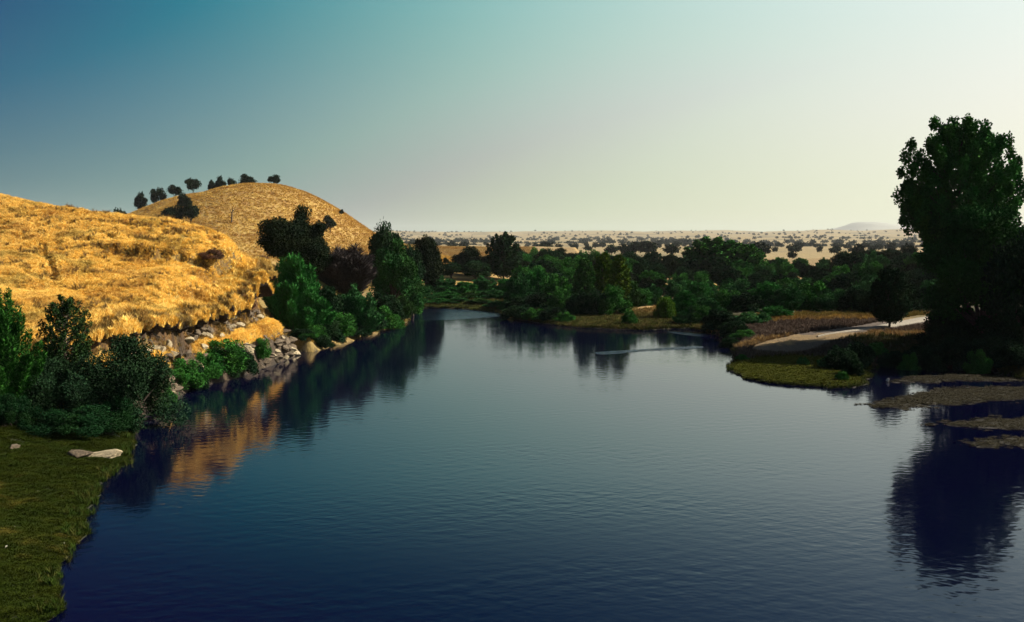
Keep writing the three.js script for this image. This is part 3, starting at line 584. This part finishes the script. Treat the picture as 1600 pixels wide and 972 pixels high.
const poplarLabels = ['slim yellow-green young poplar with the brightest sunlit edge', 'slim young poplar between the two other poplars', 'slim dark-sided young poplar over the left end of the sandy point'];
for (const [px, top, pw, D, k] of [[968, 398, 34, 139, 0], [943, 394, 34, 143, 0], [913, 402, 34, 141, 1]])
  stand(poplars[k], 'poplar_tree', poplarLabels[px === 968 ? 0 : px === 943 ? 1 : 2], 'tree', px, top, pw, D, {});
const belt = 'willows and bushes along the far bank';
for (const [px, top, pw, D, kind] of [
  [812, 428, 60, 146, willows[1]], [840, 418, 60, 150, willows[0]], [872, 430, 60, 144, bushes[0]], [845, 455, 60, 137, bushes[1]], [815, 462, 50, 140, bushes[1]], [880, 450, 50, 134, bushes[0]], [905, 455, 50, 132, bushes[1]], [930, 452, 60, 132, bushes[1]],
  [960, 446, 56, 131, bushes[0]], [985, 440, 60, 140, willows[2]], [1020, 446, 60, 142, willows[1]], [1000, 452, 50, 140, bushes[0]], [1040, 462, 36, 126, bushes[3]], [1072, 455, 56, 128, willows[0]], [1105, 462, 60, 122, willows[1]], [1090, 440, 60, 146, willows[0]], [1135, 452, 66, 126, bushes[0]],
  [810, 476, 56, 131.5, bushes[1]], [838, 482, 46, 128.5, bushes[0]], [866, 478, 52, 126.5, bushes[1]], [884, 488, 34, 124.2, bushes[0]], [1098, 476, 54, 121, bushes[0]], [1070, 486, 40, 120.5, willows[1]], [1120, 496, 44, 113, bushes[1]],
  [1165, 455, 60, 124, bushes[1]], [1200, 440, 70, 128, willows[0]], [1235, 446, 66, 124, willows[1]], [1270, 440, 70, 126, bushes[0]], [1305, 446, 60, 122, bushes[2]], [1340, 448, 60, 120, bushes[1]], [1370, 450, 60, 117, bushes[1]], [1180, 485, 60, 110, bushes[2]], [1215, 478, 60, 114, willows[0]], [1150, 500, 50, 104, bushes[1]], [1128, 482, 60, 112, bushes[1]], [1165, 515, 46, 99, bushes[0]], [1143, 525, 34, 97, bushes[1]], [1420, 440, 80, 122, bushes[1]], [1460, 430, 80, 124, bushes[2]],
]) {
  const w = willows.includes(kind), dark = kind === bushes[1];
  stand(kind, w ? 'willow_shrub' : 'bank_bush', w ? 'feathery willow shrub in the green belt on the far bank' : dark ? 'black-green bush in the green belt on the far bank' : kind === bushes[3] ? 'bright lime green bush beside the golden mound' : 'leafy mid green bush in the green belt on the far bank', w ? 'shrub' : 'bush', px, top, pw, D, { group: kind === bushes[3] ? undefined : belt, trunk: 'stems' });
}
stand(bushes[0], 'bank_bush', 'small bush alone at the water edge of the sandy point', 'bush', 985, 484, 26, 119.5, { trunk: 'stems' });
stand(broad[0], 'cottonwood_tree', 'broad domed green tree rising highest out of the far bank belt', 'tree', 1118, 373, 105, 235, {});
stand(broad[0], 'cottonwood_tree', 'wide green tree beside the domed tree in the belt', 'tree', 1165, 384, 70, 232, {});
// the wood behind the far bank
{
  const skyX = [690, 730, 800, 830, 860, 900, 940, 1000, 1060, 1120, 1170, 1200, 1250, 1300, 1340, 1400, 1460, 1600, 1800], skyY = [402, 402, 396, 393, 384, 391, 388, 396, 396, 394, 395, 400, 404, 402, 384, 388, 388, 386, 386];
  const r = rngOf(90), wood = 'trees of the riverside wood';
  for (const [D, fade, gap] of [[158, 0.9, 46], [176, 0.7, 42], [198, 0.48, 38], [228, 0.25, 36], [262, 0.05, 36], [300, -0.05, 38]])
    for (let px = (D < 180 ? 830 : 800) + r() * 20; px < 1720; px += gap * (0.75 + 0.5 * r())) {
      const top = table(skyX, skyY, px) + fade * 38 + (r() - 0.3) * 10, d = D * (0.96 + 0.08 * r()), base = ground(xAt(px, d), d), pw = Math.min((46 + 26 * r()) * (D < 220 ? 1.15 : 1), Math.max(3, yAt(top, d) - base) * (1.1 + 0.4 * r()) / d * F);
      const q = r(), kind = q < 0.22 ? willows[Math.floor(r() * 2)] : q < 0.5 ? oaks[Math.floor(r() * 3)] : q < 0.75 ? broad[Math.floor(r() * 2)] : bushes[Math.floor(r() * 3)];
      const [n, l, c] = willows.includes(kind) ? ['willow_shrub', 'feathery grey-green willow in the wood behind the far bank', 'tree'] : oaks.includes(kind) ? ['oak_tree', 'rounded dark oak in the wood behind the far bank', 'tree'] : broad.includes(kind) ? ['cottonwood_tree', 'tufted green cottonwood in the wood behind the far bank', 'tree'] : ['wood_bush', 'dense green thicket bush in the wood behind the far bank', 'bush'];
      stand(kind, n, l, c, px, top, pw, d, { group: wood });
    }
}

// ------------------------------------------------------------------ right bank
stand(cottonwood, 'cottonwood_tree', 'very tall dark cottonwood towering over the right bank', 'tree', 1496, 189, 188, 92, { turn: 0.6 });
stand(roundTree, 'round_tree', 'big rounded dark green tree in front of the towering cottonwood', 'tree', 1545, 318, 214, 85, {});
stand(oaks[2], 'oak_tree', 'dark leafy tree under the right side of the big rounded tree', 'tree', 1608, 360, 150, 82, {});
stand(broad[1], 'lone_tree', 'small dark vase-shaped tree standing alone beside the pale path', 'tree', 1393, 418, 62, 99.5, {});
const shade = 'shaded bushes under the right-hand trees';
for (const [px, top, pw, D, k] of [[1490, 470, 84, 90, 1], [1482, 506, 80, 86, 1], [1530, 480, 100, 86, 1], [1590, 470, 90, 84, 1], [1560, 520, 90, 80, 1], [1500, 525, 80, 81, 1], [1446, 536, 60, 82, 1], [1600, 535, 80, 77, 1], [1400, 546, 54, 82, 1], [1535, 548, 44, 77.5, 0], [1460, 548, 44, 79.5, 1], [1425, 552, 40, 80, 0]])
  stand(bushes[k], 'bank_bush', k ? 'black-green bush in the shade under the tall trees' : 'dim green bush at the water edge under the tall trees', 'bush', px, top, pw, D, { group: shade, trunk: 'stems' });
for (const [px, top, pw, D, k, l] of [[1318, 540, 60, 78.5, 1, 'dark bush on the back of the green spit'], [1345, 532, 50, 80, 1, 'taller dark bush behind the green spit'], [1300, 552, 36, 79, 2, 'grey-green bush beside the dark bushes on the spit'], [1336, 556, 36, 75, 1, 'dark bush where the spit meets the inlet'], [1320, 580, 22, 72, 0, 'small leafy weed clump on the lit edge of the spit'], [1258, 556, 20, 80.5, 2, 'small grey-green tuft on the sandy patch of the spit'], [1163, 556, 24, 85, 0, 'small round bush where the spit joins the bank'], [1371, 535, 44, 84, 0, 'dim bush above the head of the inlet']])
  stand(bushes[k], 'bank_bush', l, 'bush', px, top, pw, D, { trunk: 'stems' });
for (const [X, D, hh, l] of [[54, 70, 13, 'dark green tree on the right bank above the widest mud bar'], [55, 57, 12, 'dark green tree on the right bank above the small mud bars']]) plant(roundTree, 'round_tree', l, 'tree', X, D, { h: hh, w: 9 });
{ // pale path
  const pts = PATH.slice(1), c = new THREE.CatmullRomCurve3(pts.map(([x, d]) => new THREE.Vector3(x, 0, -d))), pos = [], idx = [], uv = [], N = 90;
  for (let i = 0; i <= N; i++) {
    const p = c.getPointAt(i / N), t = c.getTangentAt(i / N), w = lerp(0.12, 1.25, sstep(0, 0.3, i / N));
    for (let k = 0; k < 5; k++) { const s = (k / 4 - 0.5) * 2 * w * (1 + 0.15 * n2(i * 0.4, k)), x = p.x - t.z * s, z = p.z + t.x * s; pos.push(x, ground(x, -z) + (k === 0 || k === 4 ? -0.03 : 0.1), z); uv.push(x / 3, z / 3); }
    if (i < N) for (let k = 0; k < 4; k++) { const a = i * 5 + k; idx.push(a, a + 1, a + 5, a + 1, a + 6, a + 5); }
  }
  const g = new THREE.BufferGeometry(); g.setAttribute('position', new THREE.Float32BufferAttribute(pos, 3)); g.setAttribute('uv', new THREE.Float32BufferAttribute(uv, 2)); g.setIndex(idx); g.computeVertexNormals();
  setting(new THREE.Mesh(g, new THREE.MeshStandardMaterial({ color: new THREE.Color().setRGB(0.36, 0.325, 0.27), map: soilTint, bumpMap: soilBump, bumpScale: 0.03, roughness: 1, side: THREE.DoubleSide })), 'path');
}

// ------------------------------------------------------------------ scattered oaks on the plain
{
  const r = rngOf(120);
  let made = 0;
  for (let tries = 0; made < 190 && tries < 6000; tries++) {
    const D = 430 * Math.pow(6, Math.pow(r(), 0.7)), px = 600 + r() * 960, X = xAt(px, D);
    if (D < 520 && px < 720) continue;
    if (fbm(X * 0.0024 + 9, D * 0.007) + 0.25 * (r() - 0.5) < 0.12) continue;
    plant(farOaks[made % 2], 'plain_oak', 'small dark oak scattered on the hazy golden plain', 'tree', X, D, { h: 4 + 5 * r(), w: 5 + 9 * r(), group: 'oaks scattered on the golden plain' });
    made++;
  }
  const M = new THREE.InstancedMesh(makeOak(33, 7, 9, 130, 2.6, OAK, 0.05).crown, leafMat, 1500), m = new THREE.Matrix4(), q = new THREE.Quaternion(), up = new THREE.Vector3(0, 1, 0);
  let k = 0; // beyond the plain
  for (let tries = 0; k < 1500 && tries < 60000; tries++) {
    const D = 1900 * Math.pow(5.5, r()), px = 560 + r() * 1150, X = xAt(px, D);
    if (fbm(X * 0.0009 + 3, D * 0.003) + 0.3 * (r() - 0.5) < 0.1) continue;
    const s = 0.8 + 0.8 * r();
    m.compose(new THREE.Vector3(X, height(X, D) - 0.6, -D), q.setFromAxisAngle(up, r() * 6.28), new THREE.Vector3(s * 1.3, s, s * 1.3)); M.setMatrixAt(k++, m);
  }
  M.count = k;
  setting(M, 'distant_oak_woodland', 'stuff'); tag(M, 'speckle of far oaks on the hazy rising plain', 'trees');
}
console.log('trees');

// ------------------------------------------------------------------ rocks
const stoneTint = grain(256, 15, (u, v, t, r) => { const k = 200 + 45 * t(u, v, 14) + 40 * t(u, v, 50) + 40 * (r() - 0.5); return [k, k * 0.98, k * 0.94]; }); stoneTint.colorSpace = THREE.SRGBColorSpace;
const stonePale = new THREE.MeshStandardMaterial({ color: new THREE.Color().setRGB(0.52, 0.44, 0.30), map: stoneTint, bumpMap: stoneTint, bumpScale: 0.04, roughness: 0.95 });
const stoneGrey = new THREE.MeshStandardMaterial({ color: new THREE.Color().setRGB(0.17, 0.13, 0.09), map: stoneTint, bumpMap: stoneTint, bumpScale: 0.05, roughness: 0.95 });
const stoneWhite = new THREE.MeshStandardMaterial({ color: new THREE.Color().setRGB(0.78, 0.75, 0.68), map: stoneTint, roughness: 0.9 });
function rockShape(seed) {
  const g = new THREE.IcosahedronGeometry(1, 4), p = g.attributes.position, r = rngOf(seed), cuts = Array.from({ length: 14 }, () => [...unit(r), 0.42 + 0.35 * r()]), v = new THREE.Vector3();
  for (let i = 0; i < p.count; i++) {
    v.fromBufferAttribute(p, i);
    for (const [a, b, c, d] of cuts) { const k = v.x * a + v.y * b + v.z * c - d; if (k > 0) v.addScaledVector(new THREE.Vector3(a, b, c), -k); }
    v.multiplyScalar(1 + 0.05 * n3(v.x * 2.5 + seed, v.y * 2.5, v.z * 2.5) + 0.05 * n3(v.x * 6, v.y * 6 + seed, v.z * 6));
    p.setXYZ(i, v.x, v.y, v.z);
  }
  g.computeVertexNormals();
  return g;
}
const rockShapes = [1, 2, 3, 4, 5, 6].map((s) => rockShape(200 + s));
function rock(name, label, group, X, D, [sx, sy, sz], mat, k, sink = 0.3, category = 'rock') {
  const m = new THREE.Mesh(rockShapes[k % 6], mat);
  m.name = numbered(name); m.position.set(X, Math.max(ground(X, D), 0) + sy * (1 - 2 * sink), -D); m.scale.set(sx, sy, sz); m.rotation.y = k * 1.7;
  m.castShadow = m.receiveShadow = true; tag(m, label, category, group); scene.add(m);
}
{
  const r = rngOf(300);
  const ledge = [[228, 556], [240, 552], [252, 550], [262, 546], [272, 547], [283, 540], [292, 541], [297, 535], [318, 537], [326, 533], [334, 530], [345, 530], [352, 526], [360, 524], [205, 562]];
  ledge.forEach(([px, py], i) => { const [X, D] = onPlane(px, py, 2.75); rock('ledge_rock', 'pale cream rock block on the ledge under the dry slope', 'pale blocks on the rock ledge', X, D, [0.32 + 0.3 * r(), 0.24 + 0.22 * r(), 0.35 + 0.3 * r()], stonePale, i, 0.25); });
  for (let s = 3; s < 9; s++) { // broken rock in the undercut
    const [ax, ad] = LIP[s], [bx, bd] = LIP[s + 1], len = Math.hypot(bx - ax, bd - ad), cnt = Math.ceil(len / 0.5);
    for (let i = 0; i < cnt; i++) {
      const t = (i + r()) / cnt, out = 0.05 + 0.5 * r(), X = ax + (bx - ax) * t + out, D = ad + (bd - ad) * t - out * 0.4; if (spur(X, D)[1] > -0.12) continue;
      const pale = r() < 0.25; rock('undercut_rock', pale ? 'pale cream rock in the undercut below the turf edge' : 'grey-brown rock in the undercut below the turf edge', 'rocks in the undercut', X, D, [0.25 + 0.25 * r(), 0.2 + 0.25 * r(), 0.3 + 0.3 * r()], pale ? stonePale : stoneGrey, i + s, 0.2);
    }
  }
  const edge = RIVER.slice(8, 14);
  let n = 0;
  for (let s = 0; s < edge.length - 1; s++) {
    const [ax, ad] = edge[s], [bx, bd] = edge[s + 1], len = Math.hypot(bx - ax, bd - ad), cnt = Math.ceil(len / 0.27);
    for (let i = 0; i < cnt; i++) {
      const t = (i + r()) / cnt, row = r(), nx = -(bd - ad) / len, nd = (bx - ax) / len, off = 0.05 + row * 0.8;
      const X = ax + (bx - ax) * t + nx * off, D = ad + (bd - ad) * t + nd * off, big = r() < 0.2 ? 1.5 : 1, pale = r() < 0.14;
      rock('bank_rock', pale ? 'pale cream rock wedged in the bank at the waterline' : 'weathered grey-brown rock wedged in the bank at the waterline', 'rocks of the broken bank', X, D, [(0.3 + 0.35 * r()) * big, (0.16 + 0.2 * r()) * big, (0.3 + 0.3 * r()) * big], pale ? stonePale : stoneGrey, n++, 0.28);
    }
  }
  let q = onPlane(165, 710, 0.35); rock('boulder', 'flat pale boulder on the grass at the water edge', undefined, q[0], q[1], [1.05, 0.34, 0.55], stonePale, 2, 0.3);
  q = onPlane(125, 704, 0.6); rock('boulder', 'low half-buried brown boulder beside the flat pale one', undefined, q[0], q[1], [0.7, 0.26, 0.5], stoneGrey, 4, 0.3);
  q = onPlane(22, 688, 1.1); rock('boulder', 'pale boulder half hidden by the shrubs at the left edge', undefined, q[0], q[1], [0.5, 0.18, 0.3], stoneGrey, 1, 0.3);
  for (const [px, py] of [[10, 856], [22, 825], [113, 779], [100, 853], [60, 770], [48, 935]]) { const [X, D] = hit(px, py, 15, 60); rock('pebble', 'small white stone lying on the green grass bank', 'white stones on the grass bank', X, D, [0.09 + 0.05 * r(), 0.04, 0.06], stoneWhite, Math.floor(r() * 6), 0.2, 'stone'); }
  const [X, D] = onPlane(1387, 595, 0.08); rock('white_stone', 'single bright white stone at the tip of the weed bar', undefined, X, D, [0.2, 0.16, 0.2], stoneWhite, 3, 0.1, 'stone');
}

// ------------------------------------------------------------------ grass
function tuft(seed, blades, spread, wide) {
  const r = rngOf(seed), L = { p: [], i: [] };
  for (let k = 0; k < blades; k++) {
    const a = r() * 6.283, x0 = Math.cos(a) * spread * 0.35 * r(), z0 = Math.sin(a) * spread * 0.35 * r(), b = r() * 6.283, lean = spread * (0.3 + 0.9 * r()), h = 0.6 + 0.4 * r(), w = wide * (0.6 + 0.8 * r()), ta = r() * 3.14;
    const cx = Math.cos(ta) * w, cz = Math.sin(ta) * w, n = L.p.length / 3;
    L.p.push(x0 - cx, -0.05, z0 - cz, x0 + cx, -0.05, z0 + cz, x0 + Math.cos(b) * lean * 0.35 + cx * 0.8, h * 0.6, z0 + Math.sin(b) * lean * 0.35 + cz * 0.8, x0 + Math.cos(b) * lean * 0.35 - cx * 0.8, h * 0.6, z0 + Math.sin(b) * lean * 0.35 - cz * 0.8, x0 + Math.cos(b) * lean, h, z0 + Math.sin(b) * lean);
    L.i.push(n, n + 1, n + 2, n, n + 2, n + 3, n + 3, n + 2, n + 4);
  }
  const g = new THREE.BufferGeometry(); g.setAttribute('position', new THREE.Float32BufferAttribute(L.p, 3)); g.setIndex(L.i);
  return g;
}
const grassMat = new THREE.MeshPhysicalMaterial({ color: 0xffffff, roughness: 1, specularIntensity: 0.1, side: THREE.DoubleSide });
function sow(name, label, geo, count, pick, seed) {
  const M = new THREE.InstancedMesh(geo, grassMat, count), r = rngOf(seed), m = new THREE.Matrix4(), q = new THREE.Quaternion(), e = new THREE.Euler(), col = new THREE.Color();
  let k = 0;
  for (let tries = 0; k < count && tries < count * 6; tries++) {
    const s = pick(r); if (!s) continue;
    const [X, D, h, w, c, y] = s;
    m.compose(new THREE.Vector3(X, y ?? ground(X, D), -D), q.setFromEuler(e.set((r() - 0.5) * 0.35, r() * 6.283, (r() - 0.5) * 0.35)), new THREE.Vector3(w, h, w));
    M.setMatrixAt(k, m); const v = 0.8 + 0.4 * r(); M.setColorAt(k, col.setRGB(c[0] * v, c[1] * v, c[2] * v)); k++;
  }
  M.count = k;
  setting(M, name, 'stuff'); tag(M, label, 'grass');
}
const dryTuft = tuft(1, 12, 0.5, 0.035), shortTuft = tuft(2, 9, 0.6, 0.05);
sow('dry_grass', 'dry golden grass covering the slope left of the river', dryTuft, 190000, (r) => {
  const back = r() < 0.2, D = back ? 105 + r() * 60 : 52 + r() * 58, X = back ? -95 + r() * 55 : -62 + r() * 44;
  if (X < xAt(-40, D)) return null;
  const [h, w] = spur(X, D), y = height(X, D);
  if (w < 0.02) { if (river(X, D) < 0.6 || D < 58 || D > 96) return null; }
  const e = 0.25, sl = Math.hypot(height(X + e, D) - y, height(X, D + e) - y) / e;
  if (sl > 2.2 && r() < 0.6) return null;
  let c = cover(X, D, Math.min(sl, 0.8), y); c = mixc(c, STRAW, 0.3 * r()).map((v) => v * 1.38);
  const patch = 0.75 + 0.5 * fbm(X * 0.35, D * 0.35);
  return [X, D, (0.15 + 0.24 * r()) * patch * (w > 0 && w < 0.8 ? 1.4 : 1), 0.27 + 0.17 * r(), c, y];
}, 401);
sow('dry_weeds', 'rusty brown weed stalks in patches on the dry slope', dryTuft, 6500, (r) => {
  const D = 54 + r() * 50, X = -60 + r() * 40; if (X < xAt(-40, D)) return null;
  const [, w] = spur(X, D); if (w < 0.1) return null;
  const y = height(X, D), k = n2(X * 0.16, y * 1.3) * 0.6 + n2(X * 0.8 + 3, D * 0.8) * 0.5 + (Math.abs(D - scarpD(X)) < 0.8 && X > -36 ? 0.5 : 0); if (k < 0.45) return null;
  return [X, D, 0.25 + 0.4 * r(), 0.3 + 0.25 * r(), mixc([0.13, 0.065, 0.025], [0.22, 0.15, 0.05], r()), y];
}, 408);
{
  const p = overhang.geometry.attributes.position, K = 9, rows = p.count / K;
  sow('lip_grass', 'long dry grass hanging over the edge of the slope', dryTuft, 9000, (r) => {
    const i = Math.floor(r() * (rows - 1)), k = Math.floor(r() * 5), a = i * K + k, b = a + K + 1, t = r();
    const x = lerp(p.getX(a), p.getX(b), t), y = lerp(p.getY(a), p.getY(b), t), z = lerp(p.getZ(a), p.getZ(b), t);
    return [x, -z, 0.3 + 0.35 * r(), 0.4 + 0.3 * r(), mixc(cover(x, -z, 0.2, y), STRAW, 0.35 * r()).map((v) => v * 1.35), y];
  }, 407);
}
sow('hill_grass', 'dry grass clumps on the distant golden hill', dryTuft, 60000, (r) => {
  const X = -215 + r() * 225, D = 225 + r() * 240, y = height(X, D);
  if (y < 4.2) return null;
  return [X, D, 0.3 + 0.4 * r(), 0.9 + 0.8 * r(), mixc(cover(X, D, 0.3, y), RUST, 0.25 * r()), y];
}, 402);
sow('green_grass', 'short green grass on the near left bank', shortTuft, 90000, (r) => {
  const D = 16 + r() * 37, X = -9 - r() * 22; if (X < xAt(-60, D) || river(X, D) < 0.05) return null;
  return [X, D, 0.04 + 0.09 * r() * (0.6 + 0.8 * Math.max(0, fbm(X * 0.4, D * 0.4) + 0.4)), 0.14 + 0.1 * r(), mixc(cover(X, D, 0.1, 0), [0.03, 0.045, 0.004], 0.4)];
}, 403);
sow('shore_grass', 'taller rank grass and sedge along the water edge', dryTuft, 14000, (r) => {
  const near = r() < 0.5, X = near ? -8 - r() * 13 : 12 + r() * 36, D = near ? 18 + r() * 40 : 64 + r() * 60, d = river(X, D);
  if (d < -0.12 || d > 0.75 || r() < d * 0.9 || n2(X * 0.5, D * 0.5) < -0.15 + d) return null;
  return [X, D, 0.12 + 0.3 * r(), 0.2 + 0.2 * r(), mixc([0.022, 0.045, 0.006], [0.07, 0.055, 0.014], r() * r()), Math.max(-0.03, height(X, D))];
}, 409);
sow('spit_grass', 'olive green grass on the spit and the right bank', shortTuft, 45000, (r) => {
  const X = 14 + r() * 34, D = 68 + r() * 50, k = sdf(SPIT, X, D), d = river(X, D);
  if (d < 0.05 || (k > 0.3 && r() < 0.72) || (k > 1 && fromPath(X, D) < 2.4)) return null;
  return [X, D, k < 0.3 ? 0.08 + 0.12 * r() : 0.15 + 0.35 * r(), 0.25 + 0.2 * r(), k < 0.3 ? mixc(cover(X, D, 0, 0), [0.065, 0.085, 0.008], 0.5) : cover(X, D, 0, 0)];
}, 404);
sow('far_bank_grass', 'olive and straw grass on the far river bank', shortTuft, 40000, (r) => {
  const X = -20 + r() * 46, D = 112 + r() * 60, d = river(X, D);
  if (d < 0.05 || d > 14) return null;
  return [X, D, 0.15 + 0.3 * r(), 0.35 + 0.25 * r(), mixc(cover(X, D, 0, 0), [0.06, 0.10, 0.015], 0.45 * r())];
}, 405);
sow('bar_weed', 'matted brown water weed on the shallow bars', shortTuft, 16000, (r) => {
  const X = 20 + r() * 26, D = 46 + r() * 32, y = height(X, D);
  if (y < 0.0 || river(X, D) > 0) return null;
  return [X, D, 0.02 + 0.04 * r(), 0.2 + 0.15 * r(), mixc([0.045, 0.038, 0.022], [0.024, 0.022, 0.012], r()), y];
}, 406);
console.log('grass');

renderer.render(scene, camera);
